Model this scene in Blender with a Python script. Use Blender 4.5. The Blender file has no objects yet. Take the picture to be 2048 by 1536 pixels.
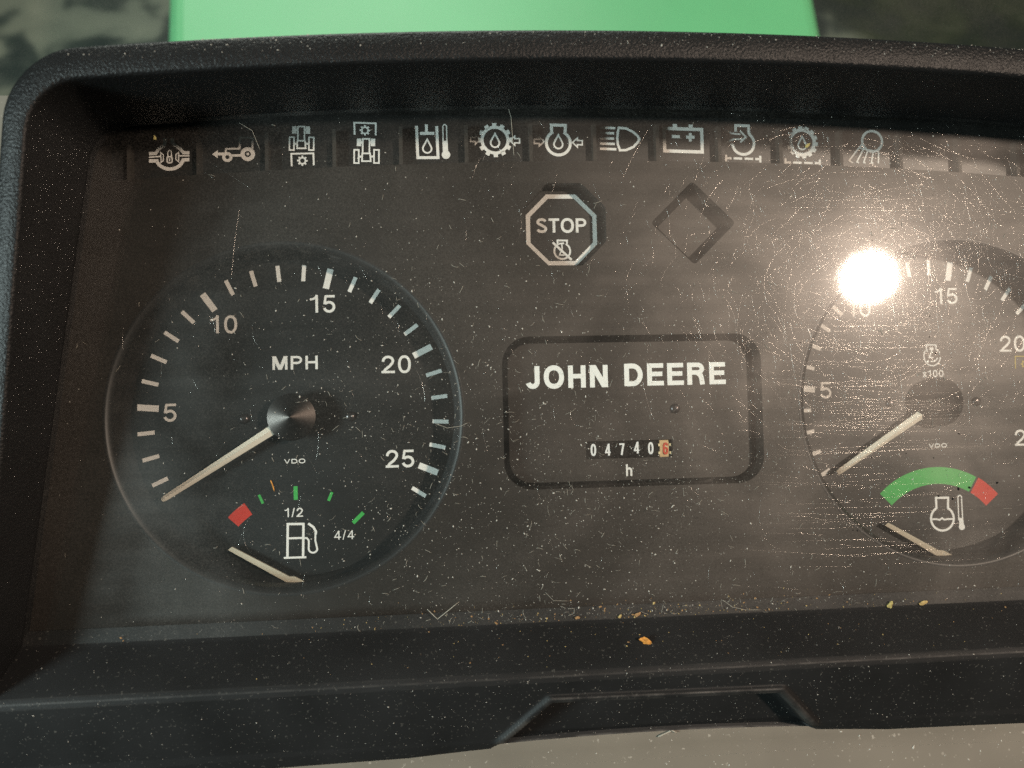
import bpy, math, random
from math import sin, cos, pi, radians, hypot, atan2, sqrt
from mathutils import Vector, Matrix

S = 0.001                                   # every number below is in millimetres
TILT_DEG = 30                               # the dash leans back this much from lying flat
T = Matrix.Rotation(radians(TILT_DEG), 4, 'X')
sc = bpy.context.scene
col = sc.collection

# ------------------------------------------------------------------ camera
CAM_LOC = (-55.891, -7.085, 224.151)
CAM_R = (0.99651892, -0.02294705, 0.08014654)
CAM_U = (0.02033676, 0.99924064, 0.03323478)
CAM_F = (0.08084832, 0.03148917, -0.99622888)
cd = bpy.data.cameras.new('camera')
cd.sensor_width = 36.0
cd.lens = 36.0 * 1480 / 2048
cd.clip_start = 0.005
cd.clip_end = 60
cd.dof.use_dof = True
cd.dof.focus_distance = 0.221
cd.dof.aperture_fstop = 11.0
cam = bpy.data.objects.new('camera', cd)
col.objects.link(cam)
ml = Matrix(((CAM_R[0], CAM_U[0], -CAM_F[0], CAM_LOC[0] * S),
             (CAM_R[1], CAM_U[1], -CAM_F[1], CAM_LOC[1] * S),
             (CAM_R[2], CAM_U[2], -CAM_F[2], CAM_LOC[2] * S),
             (0, 0, 0, 1)))
cam.matrix_world = T @ ml
sc.camera = cam

# ------------------------------------------------------------------ light
w = bpy.data.worlds.new('World')
sc.world = w
w.use_nodes = True
bg = w.node_tree.nodes['Background']
bg.inputs[0].default_value = (0.62, 0.90, 0.82, 1)
bg.inputs[1].default_value = 0.04


def area_light(name, loc, target, power, color, size, size_y=None, local=True):
    d = bpy.data.lights.new(name, 'AREA')
    d.energy = power
    d.color = color
    d.shape = 'DISK' if size_y is None else 'RECTANGLE'
    d.size = size * S
    if size_y is not None:
        d.size_y = size_y * S
    o = bpy.data.objects.new(name, d)
    col.objects.link(o)
    l, t = Vector(loc) * S, Vector(target) * S
    q = (t - l).to_track_quat('-Z', 'Y').to_matrix().to_4x4()
    m = Matrix.Translation(l) @ q
    o.matrix_world = (T @ m) if local else m
    return o


# the warm work lamp whose reflection sits in the cover glass
area_light('work_lamp', (664.1, 202.4, 1009), (20, 0, 0), 14.5, (1.0, 0.79, 0.63), 80)
# the cool window to the left
area_light('cab_window_light', (-690, -60, 440), (0, 0, 0), 7.2, (0.76, 0.94, 0.93), 170, 170)
# added fill light without a visible source, brightens the hood outside
area_light('hood_fill_light', (-250, 1500, 750), (0, 750, -150), 17, (0.93, 1.0, 0.9), 900, 900, local=False)

sc.view_settings.view_transform = 'Standard'
sc.view_settings.look = 'None'
sc.view_settings.exposure = 0.0
sc.view_settings.gamma = 1.0
sc.cycles.max_bounces = 8
sc.cycles.transparent_max_bounces = 16
sc.cycles.caustics_reflective = False
sc.cycles.caustics_refractive = False
sc.cycles.use_denoising = False

# ------------------------------------------------------------------ materials
def nodes_of(name):
    m = bpy.data.materials.new(name)
    m.use_nodes = True
    return m, m.node_tree.nodes, m.node_tree.links


def mat(name, color, rough=0.5, spec=0.5, metal=0.0, bump=None, vary=None, speck=None, coat=0.0):
    """Principled; bump=(scale, strength, distance mm), vary=(scale, amount), speck=(scale, threshold, colour)"""
    m, n, l = nodes_of(name)
    b = n['Principled BSDF']
    b.inputs['Base Color'].default_value = (*color, 1)
    b.inputs['Roughness'].default_value = rough
    b.inputs['Specular IOR Level'].default_value = spec
    b.inputs['Metallic'].default_value = metal
    b.inputs['Coat Weight'].default_value = coat
    tc = n.new('ShaderNodeTexCoord')
    src = None
    if vary:
        t = n.new('ShaderNodeTexNoise')
        t.inputs['Scale'].default_value = vary[0]
        t.inputs['Detail'].default_value = 6
        l.new(tc.outputs['Object'], t.inputs['Vector'])
        mp = n.new('ShaderNodeMapRange')
        mp.inputs[1].default_value = 0.3
        mp.inputs[2].default_value = 0.7
        mp.inputs[3].default_value = 1 - vary[1]
        mp.inputs[4].default_value = 1 + vary[1]
        l.new(t.outputs['Fac'], mp.inputs[0])
        vm = n.new('ShaderNodeVectorMath')
        vm.operation = 'SCALE'
        vm.inputs[0].default_value = color
        l.new(mp.outputs[0], vm.inputs['Scale'])
        src = vm.outputs[0]
    if speck:
        t2 = n.new('ShaderNodeTexNoise')
        t2.inputs['Scale'].default_value = speck[0]
        t2.inputs['Detail'].default_value = 3
        l.new(tc.outputs['Object'], t2.inputs['Vector'])
        mr = n.new('ShaderNodeMapRange')
        mr.inputs[1].default_value = speck[1]
        mr.inputs[2].default_value = speck[1] + 0.08
        mr.inputs[3].default_value = 0
        mr.inputs[4].default_value = speck[3] if len(speck) > 3 else 1
        l.new(t2.outputs['Fac'], mr.inputs[0])
        mx = n.new('ShaderNodeMix')
        mx.data_type = 'RGBA'
        l.new(mr.outputs[0], mx.inputs[0])
        if src is not None:
            l.new(src, mx.inputs[6])
        else:
            mx.inputs[6].default_value = (*color, 1)
        mx.inputs[7].default_value = (*speck[2], 1)
        src = mx.outputs[2]
    if src is not None:
        l.new(src, b.inputs['Base Color'])
    if bump:
        t3 = n.new('ShaderNodeTexNoise')
        t3.inputs['Scale'].default_value = bump[0]
        t3.inputs['Detail'].default_value = 3
        l.new(tc.outputs['Object'], t3.inputs['Vector'])
        bp = n.new('ShaderNodeBump')
        bp.inputs['Strength'].default_value = bump[1]
        bp.inputs['Distance'].default_value = bump[2] * S
        l.new(t3.outputs['Fac'], bp.inputs['Height'])
        l.new(bp.outputs[0], b.inputs['Normal'])
    return m


M = {}
M['bezel'] = mat('bezel_plastic', (0.0095, 0.0098, 0.0102), 0.42, 0.24, bump=(1500, 0.9, 0.34), vary=(60, 0.2), speck=(900, 0.69, (0.08, 0.077, 0.07), 0.3))
M['fascia'] = mat('fascia_plastic', (0.011, 0.0115, 0.012), 0.6, 0.25, bump=(2200, 0.4, 0.12), vary=(45, 0.3), speck=(1200, 0.64, (0.14, 0.135, 0.12), 0.4))
M['face'] = mat('face_plate_paint', (0.0165, 0.0137, 0.0115), 0.50, 0.38, vary=(25, 0.12), bump=(3000, 0.25, 0.05))
M['dial'] = mat('dial_black', (0.0055, 0.0058, 0.0057), 0.48, 0.40, vary=(20, 0.15))
M['well'] = mat('well_black', (0.006, 0.006, 0.006), 0.85, 0.1)
M['ring'] = mat('ring_grey_plastic', (0.018, 0.0178, 0.018), 0.45, 0.4)
M['strip'] = mat('strip_black', (0.013, 0.0125, 0.012), 0.4, 0.5)
M['rib'] = mat('rib_plastic', (0.032, 0.028, 0.024), 0.6, 0.3)
M['white'] = mat('print_white', (0.74, 0.73, 0.70), 0.55, 0.3, vary=(900, 0.06))
M['wordmark'] = mat('wordmark_print', (0.86, 0.89, 0.87), 0.5, 0.3, speck=(1400, 0.68, (0.05, 0.05, 0.05), 1))
M['green'] = mat('print_green', (0.045, 0.36, 0.075), 0.55, 0.3)
M['red'] = mat('print_red', (0.52, 0.035, 0.02), 0.55, 0.3)
M['yellow'] = mat('print_yellow', (0.42, 0.33, 0.06), 0.55, 0.3)
M['needle'] = mat('needle_cream', (0.74, 0.68, 0.57), 0.45, 0.4)
M['needle_small'] = mat('small_needle_cream', (0.52, 0.48, 0.38), 0.45, 0.4)
M['screw'] = mat('screw_metal', (0.09, 0.08, 0.08), 0.28, 0.5, metal=0.8)
M['slot'] = mat('screw_slot', (0.012, 0.012, 0.012), 0.6)
M['drum'] = mat('drum_black', (0.008, 0.0085, 0.009), 0.3, 0.5)
M['drum_cream'] = mat('drum_cream', (0.78, 0.64, 0.38), 0.4, 0.4)
M['drum_red'] = mat('drum_red', (0.50, 0.05, 0.02), 0.5, 0.3)
M['digit'] = mat('digit_white', (0.76, 0.78, 0.78), 0.5, 0.3)
M['console'] = mat('console_beige', (0.15, 0.139, 0.115), 0.6, 0.3, bump=(900, 0.25, 0.15), vary=(40, 0.10), speck=(700, 0.66, (0.42, 0.4, 0.35), 0.6))
M['dust'] = mat('dust_pale', (0.50, 0.48, 0.43), 0.9, 0.1)
M['fibre'] = mat('fibre_pale', (0.36, 0.34, 0.29), 0.8, 0.1)
M['straw'] = mat('straw_tan', (0.42, 0.31, 0.13), 0.7, 0.2, vary=(1500, 0.3))
M['husk'] = mat('husk_brown', (0.32, 0.19, 0.09), 0.75, 0.2, vary=(1500, 0.35))
M['leaf'] = mat('leaf_orange', (0.50, 0.23, 0.05), 0.7, 0.2, vary=(1200, 0.45))
M['yellow_bit'] = mat('yellow_chaff', (0.38, 0.33, 0.13), 0.75, 0.2, vary=(1500, 0.3))
M['pit'] = mat('pit_black', (0.01, 0.01, 0.01), 0.8, 0.1)
M['paint_green'] = mat('hood_green_paint', (0.14, 0.53, 0.235), 0.5, 0.5, vary=(6, 0.05))
M['ground'] = mat('shed_floor', (0.055, 0.075, 0.055), 0.8, 0.3)


def hub_material():
    m, n, l = nodes_of('hub_spun_metal')
    b = n['Principled BSDF']
    b.inputs['Base Color'].default_value = (0.038, 0.033, 0.031, 1)
    b.inputs['Metallic'].default_value = 0.9
    b.inputs['Roughness'].default_value = 0.36
    return m


M['hub'] = hub_material()


def worn_edges(m, lo, hi, worn, rough):
    n, l = m.node_tree.nodes, m.node_tree.links
    b = n['Principled BSDF']
    g = n.new('ShaderNodeNewGeometry')
    mr = n.new('ShaderNodeMapRange')
    mr.inputs[1].default_value = lo
    mr.inputs[2].default_value = hi
    l.new(g.outputs['Pointiness'], mr.inputs[0])
    tc = n.new('ShaderNodeTexCoord')
    t = n.new('ShaderNodeTexNoise')
    t.inputs['Scale'].default_value = 160
    t.inputs['Detail'].default_value = 6
    l.new(tc.outputs['Object'], t.inputs['Vector'])
    m2 = n.new('ShaderNodeMapRange')
    m2.inputs[1].default_value = 0.38
    m2.inputs[2].default_value = 0.6
    l.new(t.outputs['Fac'], m2.inputs[0])
    mu = n.new('ShaderNodeMath')
    mu.operation = 'MULTIPLY'
    l.new(mr.outputs[0], mu.inputs[0])
    l.new(m2.outputs[0], mu.inputs[1])
    mx = n.new('ShaderNodeMix')
    mx.data_type = 'RGBA'
    l.new(mu.outputs[0], mx.inputs[0])
    old = b.inputs['Base Color'].links[0].from_socket
    l.new(old, mx.inputs[6])
    mx.inputs[7].default_value = (*worn, 1)
    l.new(mx.outputs[2], b.inputs['Base Color'])
    mr3 = n.new('ShaderNodeMapRange')
    mr3.inputs[3].default_value = b.inputs['Roughness'].default_value
    mr3.inputs[4].default_value = rough
    l.new(mu.outputs[0], mr3.inputs[0])
    l.new(mr3.outputs[0], b.inputs['Roughness'])


worn_edges(M['fascia'], 0.508, 0.56, (0.075, 0.072, 0.068), 0.34)


def ground_material():
    m = M['ground']
    n, l = m.node_tree.nodes, m.node_tree.links
    b = n['Principled BSDF']
    tc = n.new('ShaderNodeTexCoord')
    def blotch(scale, stops):
        t = n.new('ShaderNodeTexNoise')
        t.inputs['Scale'].default_value = scale
        t.inputs['Detail'].default_value = 2
        t.inputs['Distortion'].default_value = 0.3
        l.new(tc.outputs['Object'], t.inputs['Vector'])
        cr = n.new('ShaderNodeValToRGB')
        e = cr.color_ramp.elements
        e[0].position, e[0].color = stops[0][0], (*stops[0][1], 1)
        e[1].position, e[1].color = stops[-1][0], (*stops[-1][1], 1)
        for p, c in stops[1:-1]:
            k = e.new(p)
            k.color = (*c, 1)
        l.new(t.outputs['Fac'], cr.inputs[0])
        return cr.outputs[0]
    pale = blotch(5.5, [(.40, (.05, .075, .07)), (.47, (.12, .15, .13)), (.53, (.40, .43, .34)), (.70, (.52, .54, .42))])
    dark = blotch(6.5, [(.36, (.03, .055, .045)), (.52, (.055, .085, .045)), (.62, (.10, .13, .07)), (.74, (.26, .28, .19))])
    # the pale floor colour gives way to dark olive right of the machine
    sx = n.new('ShaderNodeSeparateXYZ')
    l.new(tc.outputs['Object'], sx.inputs[0])
    ma = n.new('ShaderNodeMath')
    ma.operation = 'MULTIPLY_ADD'
    ma.inputs[1].default_value = 0.44
    l.new(sx.outputs['Y'], ma.inputs[0])
    l.new(sx.outputs['X'], ma.inputs[2])
    mr = n.new('ShaderNodeMapRange')
    mr.inputs[1].default_value = 1.83
    mr.inputs[2].default_value = 1.91
    l.new(ma.outputs[0], mr.inputs[0])
    mx = n.new('ShaderNodeMix')
    mx.data_type = 'RGBA'
    l.new(mr.outputs[0], mx.inputs[0])
    l.new(pale, mx.inputs[6])
    l.new(dark, mx.inputs[7])
    l.new(mx.outputs[2], b.inputs['Base Color'])


ground_material()


def glass_material(name, haze, front=True, streaks=True):
    """clear cover: sharp reflection, a rough lobe for the fine scratching and an uneven dust film, both clouded to suggest reflections"""
    m, n, l = nodes_of(name)
    n.remove(n['Principled BSDF'])
    out = [x for x in n if x.type == 'OUTPUT_MATERIAL'][0]
    tc = n.new('ShaderNodeTexCoord')
    tr = n.new('ShaderNodeBsdfTransparent')
    tr.inputs[0].default_value = (0.97, 0.975, 0.97, 1)
    gl = n.new('ShaderNodeBsdfGlossy')
    gl.inputs['Roughness'].default_value = 0.03
    gl.inputs['Color'].default_value = (1, 1, 1, 1)
    fr = n.new('ShaderNodeFresnel')
    ge = n.new('ShaderNodeNewGeometry')
    ior = n.new('ShaderNodeMapRange')                 # the same reflectance from either side of the thin sheet
    ior.inputs[3].default_value = 1.45
    ior.inputs[4].default_value = 1 / 1.45
    l.new(ge.outputs['Backfacing'], ior.inputs[0])
    l.new(ior.outputs[0], fr.inputs['IOR'])
    # slow waviness of the moulded cover
    nz = n.new('ShaderNodeTexNoise')
    nz.inputs['Scale'].default_value = 62
    nz.inputs['Detail'].default_value = 2
    l.new(tc.outputs['Object'], nz.inputs['Vector'])
    bp = n.new('ShaderNodeBump')
    bp.inputs['Strength'].default_value = 0.45
    bp.inputs['Distance'].default_value = 0.08 * S
    l.new(nz.outputs['Fac'], bp.inputs['Height'])
    l.new(bp.outputs[0], gl.inputs['Normal'])
    mix1 = n.new('ShaderNodeMixShader')
    l.new(fr.outputs[0], mix1.inputs[0])
    l.new(tr.outputs[0], mix1.inputs[1])
    l.new(gl.outputs[0], mix1.inputs[2])
    last = mix1.outputs[0]
    if front:
        # worn surface: broad lobe, streaked along the wiping direction
        r1 = n.new('ShaderNodeBsdfGlossy')
        r1.inputs['Roughness'].default_value = 0.46
        r1.inputs['Color'].default_value = (1, 0.97, 0.93, 1)
        r2 = n.new('ShaderNodeBsdfGlossy')
        r2.inputs['Roughness'].default_value = 0.22
        mp = n.new('ShaderNodeMapping')
        mp.inputs['Scale'].default_value = (7, 260, 7) if streaks else (20, 20, 20)
        l.new(tc.outputs['Object'], mp.inputs['Vector'])
        st = n.new('ShaderNodeTexNoise')
        st.inputs['Scale'].default_value = 1.0
        st.inputs['Detail'].default_value = 5
        l.new(mp.outputs[0], st.inputs['Vector'])
        sr = n.new('ShaderNodeMapRange')
        sr.inputs[1].default_value = 0.35
        sr.inputs[2].default_value = 0.75
        sr.inputs[3].default_value = 0.0155 if streaks else 0.001
        sr.inputs[4].default_value = 0.022 if streaks else 0.002
        l.new(st.outputs['Fac'], sr.inputs[0])
        gs = n.new('ShaderNodeTexNoise')               # smear-shaped clouds standing in for soft reflections of hands
        gs.inputs['Scale'].default_value = 17
        gs.inputs['Detail'].default_value = 4
        gs.inputs['Distortion'].default_value = 1.2
        l.new(tc.outputs['Object'], gs.inputs['Vector'])
        gr = n.new('ShaderNodeMapRange')
        gr.inputs[1].default_value = 0.42
        gr.inputs[2].default_value = 0.66
        gr.inputs[3].default_value = 0.75
        gr.inputs[4].default_value = 2.1
        l.new(gs.outputs['Fac'], gr.inputs[0])
        gm = n.new('ShaderNodeMath')
        gm.operation = 'MULTIPLY'
        l.new(sr.outputs[0], gm.inputs[0])
        l.new(gr.outputs[0], gm.inputs[1])
        mix2 = n.new('ShaderNodeMixShader')
        l.new(gm.outputs[0], mix2.inputs[0])
        l.new(last, mix2.inputs[1])
        l.new(r1.outputs[0], mix2.inputs[2])
        mix3 = n.new('ShaderNodeMixShader')
        mix3.inputs[0].default_value = 0.006 if streaks else 0.001
        l.new(mix2.outputs[0], mix3.inputs[1])
        l.new(r2.outputs[0], mix3.inputs[2])
        last = mix3.outputs[0]
        # dust film, its broad clouds also painted in for soft reflections
        df = n.new('ShaderNodeBsdfDiffuse')
        df.inputs[0].default_value = (0.62, 0.58, 0.52, 1)
        dn = n.new('ShaderNodeTexNoise')
        dn.inputs['Scale'].default_value = 15
        dn.inputs['Detail'].default_value = 8
        dn.inputs['Roughness'].default_value = 0.7
        l.new(tc.outputs['Object'], dn.inputs['Vector'])
        fn = n.new('ShaderNodeTexNoise')
        fn.inputs['Scale'].default_value = 2600
        fn.inputs['Detail'].default_value = 2
        l.new(tc.outputs['Object'], fn.inputs['Vector'])
        mu = n.new('ShaderNodeMath')
        mu.operation = 'MULTIPLY'
        l.new(dn.outputs['Fac'], mu.inputs[0])
        l.new(fn.outputs['Fac'], mu.inputs[1])
        dr = n.new('ShaderNodeMapRange')
        dr.inputs[1].default_value = 0.215
        dr.inputs[2].default_value = 0.42
        dr.inputs[3].default_value = 0.0015
        dr.inputs[4].default_value = haze
        l.new(mu.outputs[0], dr.inputs[0])
        mix4 = n.new('ShaderNodeMixShader')
        l.new(dr.outputs[0], mix4.inputs[0])
        l.new(last, mix4.inputs[1])
        l.new(df.outputs[0], mix4.inputs[2])
        last = mix4.outputs[0]
    l.new(last, out.inputs['Surface'])
    return m


M['glass'] = glass_material('cover_glass_front', 0.032, True)
M['glass_back'] = glass_material('cover_glass_back', 0.0, False)
M['pane'] = glass_material('windscreen_glass', 0.03, True, False)


def scratch_material():
    m, n, l = nodes_of('scratch_groove')
    n.remove(n['Principled BSDF'])
    out = [x for x in n if x.type == 'OUTPUT_MATERIAL'][0]
    g = n.new('ShaderNodeBsdfGlossy')
    g.inputs['Roughness'].default_value = 0.17
    g.inputs['Color'].default_value = (1.0, 0.96, 0.9, 1)
    t = n.new('ShaderNodeBsdfTransparent')
    mx = n.new('ShaderNodeMixShader')
    mx.inputs[0].default_value = 0.075
    l.new(t.outputs[0], mx.inputs[1])
    l.new(g.outputs[0], mx.inputs[2])
    l.new(mx.outputs[0], out.inputs['Surface'])
    return m


M['scratch'] = scratch_material()

# ------------------------------------------------------------------ mesh helpers
class MB:
    def __init__(self):
        self.v, self.f, self.mi, self.cur = [], [], [], 0

    def add(self, pts, faces):
        o = len(self.v)
        self.v += [tuple(p) for p in pts]
        for f in faces:
            self.f.append(tuple(o + i for i in f))
            self.mi.append(self.cur)

    def poly(self, pts, z=0.0):
        # always wound to face +z
        a = sum(pts[i][0] * pts[(i + 1) % len(pts)][1] - pts[(i + 1) % len(pts)][0] * pts[i][1] for i in range(len(pts)))
        if a < 0:
            pts = pts[::-1]
        self.add([(p[0], p[1], z) for p in pts], [tuple(range(len(pts)))])

    def ribbon(self, pts, wd, z=0.0, closed=False):
        pts = [Vector((p[0], p[1])) for p in pts]
        q = [pts[0]]
        for p in pts[1:]:
            if (p - q[-1]).length > 1e-6:
                q.append(p)
        pts = q
        if closed and (pts[0] - pts[-1]).length < 1e-6:
            pts.pop()
        n = len(pts)
        L, R = [], []
        for i in range(n):
            if closed:
                a, b, c = pts[i - 1], pts[i], pts[(i + 1) % n]
            else:
                a, b, c = pts[max(i - 1, 0)], pts[i], pts[min(i + 1, n - 1)]
            d1 = (b - a).normalized() if (b - a).length > 1e-9 else (c - b).normalized()
            d2 = (c - b).normalized() if (c - b).length > 1e-9 else d1
            n1, n2 = Vector((-d1.y, d1.x)), Vector((-d2.y, d2.x))
            mm = n1 + n2
            if mm.length < 1e-6:
                mm = n1
            mm.normalize()
            k = min(1.0 / max(mm.dot(n1), 0.35), 2.4)
            L.append(b + mm * (wd / 2 * k))
            R.append(b - mm * (wd / 2 * k))
        vs = [(p.x, p.y, z) for p in L] + [(p.x, p.y, z) for p in R]
        fs = [(i, n + i, n + (i + 1) % n, (i + 1) % n) for i in range(n if closed else n - 1)]
        self.add(vs, fs)

    def box(self, x0, x1, y0, y1, z0, z1):
        self.add([(x0, y0, z0), (x1, y0, z0), (x1, y1, z0), (x0, y1, z0), (x0, y0, z1), (x1, y0, z1), (x1, y1, z1), (x0, y1, z1)],
                 [(0, 3, 2, 1), (4, 5, 6, 7), (0, 1, 5, 4), (1, 2, 6, 5), (2, 3, 7, 6), (3, 0, 4, 7)])

    def lathe(self, prof, n=96, cx=0.0, cy=0.0, cap_first=False, cap_last=False):
        """prof: (r, z) pairs"""
        vs = []
        for r, z in prof:
            for k in range(n):
                a = 2 * pi * k / n
                vs.append((cx + r * cos(a), cy + r * sin(a), z))
        fs = []
        for i in range(len(prof) - 1):
            for k in range(n):
                fs.append((i * n + k, (i + 1) * n + k, (i + 1) * n + (k + 1) % n, i * n + (k + 1) % n))
        if cap_first:
            fs.append(tuple(range(n)))
        if cap_last:
            fs.append(tuple((len(prof) - 1) * n + k for k in range(n)))
        self.add(vs, fs)

    def tube(self, pts, r, n=6, taper=None):
        pts = [Vector(p) for p in pts]
        m = len(pts)
        vs, fs = [], []
        for i, p in enumerate(pts):
            d = (pts[min(i + 1, m - 1)] - pts[max(i - 1, 0)])
            d = d.normalized() if d.length > 1e-9 else Vector((1, 0, 0))
            a = d.cross(Vector((0, 0, 1)))
            if a.length < 1e-4:
                a = d.cross(Vector((0, 1, 0)))
            a.normalize()
            b = a.cross(d)
            rr = r * (taper[i] if taper else 1)
            for k in range(n):
                t = 2 * pi * k / n
                vs.append(p + (a * cos(t) + b * sin(t)) * rr)
        for i in range(m - 1):
            for k in range(n):
                fs.append((i * n + k, i * n + (k + 1) % n, (i + 1) * n + (k + 1) % n, (i + 1) * n + k))
        fs.append(tuple(range(n))[::-1])
        fs.append(tuple((m - 1) * n + k for k in range(n)))
        self.add(vs, fs)

    def mesh(self, name, mats, smooth=False):
        me = bpy.data.meshes.new(name)
        me.from_pydata([(x * S, y * S, z * S) for x, y, z in self.v], [], self.f)
        for mm in (mats if isinstance(mats, (list, tuple)) else [mats]):
            me.materials.append(mm)
        for p, i in zip(me.polygons, self.mi):
            p.material_index = i
            p.use_smooth = smooth
        me.update()
        return me

    def build(self, name, mats, parent=None, loc=(0, 0, 0), rz=0.0, smooth=False):
        return link(name, self.mesh(name, mats, smooth), parent, loc, rz)


def link(name, me, parent=None, loc=(0, 0, 0), rz=0.0):
    o = bpy.data.objects.new(name, me)
    col.objects.link(o)
    m = Matrix.Translation(Vector(loc) * S) @ Matrix.Rotation(rz, 4, 'Z')
    if parent is not None:
        o.parent = parent
        o.matrix_local = m
    else:
        o.matrix_world = T @ m
    return o


def tag(o, label=None, cat=None, group=None, kind=None):
    for k, v in (('label', label), ('category', cat), ('group', group), ('kind', kind)):
        if v:
            o[k] = v
    return o


def empty(name, parent=None, loc=(0, 0, 0), rz=0.0):
    return link(name, None, parent, loc, rz)


def arc(cx, cy, rx, ry, a0, a1, n=16):
    return [(cx + rx * cos(radians(a0 + (a1 - a0) * i / n)), cy + ry * sin(radians(a0 + (a1 - a0) * i / n))) for i in range(n + 1)]


def sup(cx, cy, rx, ry, e=2.3, n=36):
    """a slightly squared oval, closed"""
    out = []
    for i in range(n):
        a = 2 * pi * i / n
        c, s_ = cos(a), sin(a)
        out.append((cx + rx * math.copysign(abs(c) ** (2 / e), c), cy + ry * math.copysign(abs(s_) ** (2 / e), s_)))
    return out


# ------------------------------------------------------------------ lettering: grotesque letters drawn with strokes
def glyph(ch, s, wf=1.0):
    """width and list of ('r', path, width, closed) / ('p', polygon), cap height 1, stroke s"""
    h = s / 2
    sh = s * 0.92
    hh = sh / 2
    if ch == ' ':
        return 0.34 * wf, []
    if ch == 'J':
        W = 0.56 * wf
        return W, [('r', [(W - h, 1), (W - h, 0.3)] + arc(W / 2, 0.30, W / 2 - h, 0.30 - hh, 0, -168, 16), s, False)]
    if ch == 'O':
        W = 0.80 * wf
        return W, [('r', sup(W / 2, .5, W / 2 - h, .515 - hh, 2.2), s, True)]
    if ch == '0':
        W = 0.56 * wf
        return W, [('r', sup(W / 2, .5, W / 2 - h, .51 - hh, 2.25), s, True)]
    if ch == 'H':
        W = 0.70 * wf
        return W, [('r', [(h, 0), (h, 1)], s, False), ('r', [(W - h, 0), (W - h, 1)], s, False), ('r', [(h, .52), (W - h, .52)], sh, False)]
    if ch == 'N':
        W = 0.72 * wf
        return W, [('r', [(h, 0), (h, 1)], s, False), ('r', [(W - h, 0), (W - h, 1)], s, False), ('p', [(0.0, 1), (s * 1.12, 1), (W, 0), (W - s * 1.12, 0)])]
    if ch == 'M':
        W = 0.84 * wf
        k = s * 1.22
        return W, [('r', [(h, 0), (h, 1)], s, False), ('r', [(W - h, 0), (W - h, 1)], s, False),
                   ('p', [(0, 1), (k, 1), (W / 2 + s * .5, 0), (W / 2 - s * .5, 0)]), ('p', [(W, 1), (W - k, 1), (W / 2 - s * .5, 0), (W / 2 + s * .5, 0)])]
    if ch == 'D':
        W = 0.72 * wf
        x = W * .46
        return W, [('r', [(h, 0), (h, 1)], s, False), ('r', [(h, 1 - hh), (x, 1 - hh)] + arc(x, .5, W - h - x, .5 - hh, 90, -90, 20) + [(h, hh)], s, False)]
    if ch == 'E':
        W = 0.62 * wf
        return W, [('r', [(h, 0), (h, 1)], s, False), ('r', [(h, 1 - hh), (W, 1 - hh)], sh, False), ('r', [(h, .52), (W * .94, .52)], sh, False), ('r', [(h, hh), (W + .01, hh)], sh, False)]
    if ch == 'R':
        W = 0.70 * wf
        x = W * .58
        return W, [('r', [(h, 0), (h, 1)], s, False), ('r', [(h, 1 - hh), (x, 1 - hh)] + arc(x, .725, W - .02 - h - x, .275 - hh, 90, -90, 16) + [(h, .45 + hh)], sh, False),
                   ('r', [(x - .02, .45 + hh), (W * .74, .42), (W - h - .04, .28), (W - h - .01, 0)], s, False)]
    if ch == 'P':
        W = 0.66 * wf
        x = W * .55
        return W, [('r', [(h, 0), (h, 1)], s, False), ('r', [(h, 1 - hh), (x, 1 - hh)] + arc(x, .70, W - h - x, .30 - hh, 90, -90, 16) + [(h, .40 + hh)], sh, False)]
    if ch == 'S':
        W = 0.66 * wf
        rx = W / 2 - h
        top = arc(W / 2, .745, rx * .94, .265 - hh, 12, 238, 18)
        bot = arc(W / 2, .265, rx, .28 - hh, 58, -168, 18)
        return W, [('r', top + bot, s, False)]
    if ch == 'T':
        W = 0.62 * wf
        return W, [('r', [(W / 2, 0), (W / 2, 1)], s, False), ('r', [(0, 1 - hh), (W, 1 - hh)], sh, False)]
    if ch == 'V':
        W = 0.74 * wf
        k = s * 1.1
        return W, [('p', [(0, 1), (k, 1), (W / 2 + k / 2, 0), (W / 2 - k / 2, 0)]), ('p', [(W, 1), (W - k, 1), (W / 2 - k / 2, 0), (W / 2 + k / 2, 0)])]
    if ch == '1':
        W = 0.36 * wf
        return W + .06, [('r', [(W - h, 0), (W - h, 1)], s, False), ('r', [(0, .755), (W * .42, .79), (W * .68, .88), (W - h, 1.02)], s * .8, False)]
    if ch == '2':
        W = 0.54 * wf
        return W, [('r', [(h * .9, .66)] + arc(W / 2, .70, W / 2 - h, .305 - hh, 172, -28, 18) + [(W * .62, .40), (W * .30, .22), (h * 1.1, s * .4)], s, False), ('r', [(0.0, hh), (W, hh)], sh, False)]
    if ch == '4':
        W = 0.56 * wf
        x = W * .70
        return W, [('r', [(x, 0), (x, 1)], s, False), ('r', [(x - h * .2, .97), (h * .9, .29)], s * .85, False), ('r', [(0, .27), (W, .27)], sh * .9, False)]
    if ch == '5':
        W = 0.55 * wf
        return W, [('r', [(W * .17, 1 - hh), (W - .04, 1 - hh)], sh, False), ('r', [(W * .24, 1 - hh), (W * .14, .47)], s * .9, False),
                   ('r', arc(W * .49, .325, W * .51 - h, .335 - hh, 140, -165, 24), s, False)]
    if ch == '6':
        W = 0.54 * wf
        return W, [('r', sup(W / 2, .31, W / 2 - h, .32 - hh, 2.2), s, True), ('r', arc(W / 2 + .02, .60, W / 2 - h + .02, .41 - hh, 24, 180, 16) + [(h, .3)], s, False)]
    if ch == '7':
        W = 0.52 * wf
        return W, [('r', [(0, 1 - hh), (W, 1 - hh)], sh, False), ('r', [(W - h, 1 - hh), (W * .62, .55), (W * .40, 0)], s, False)]
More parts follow.
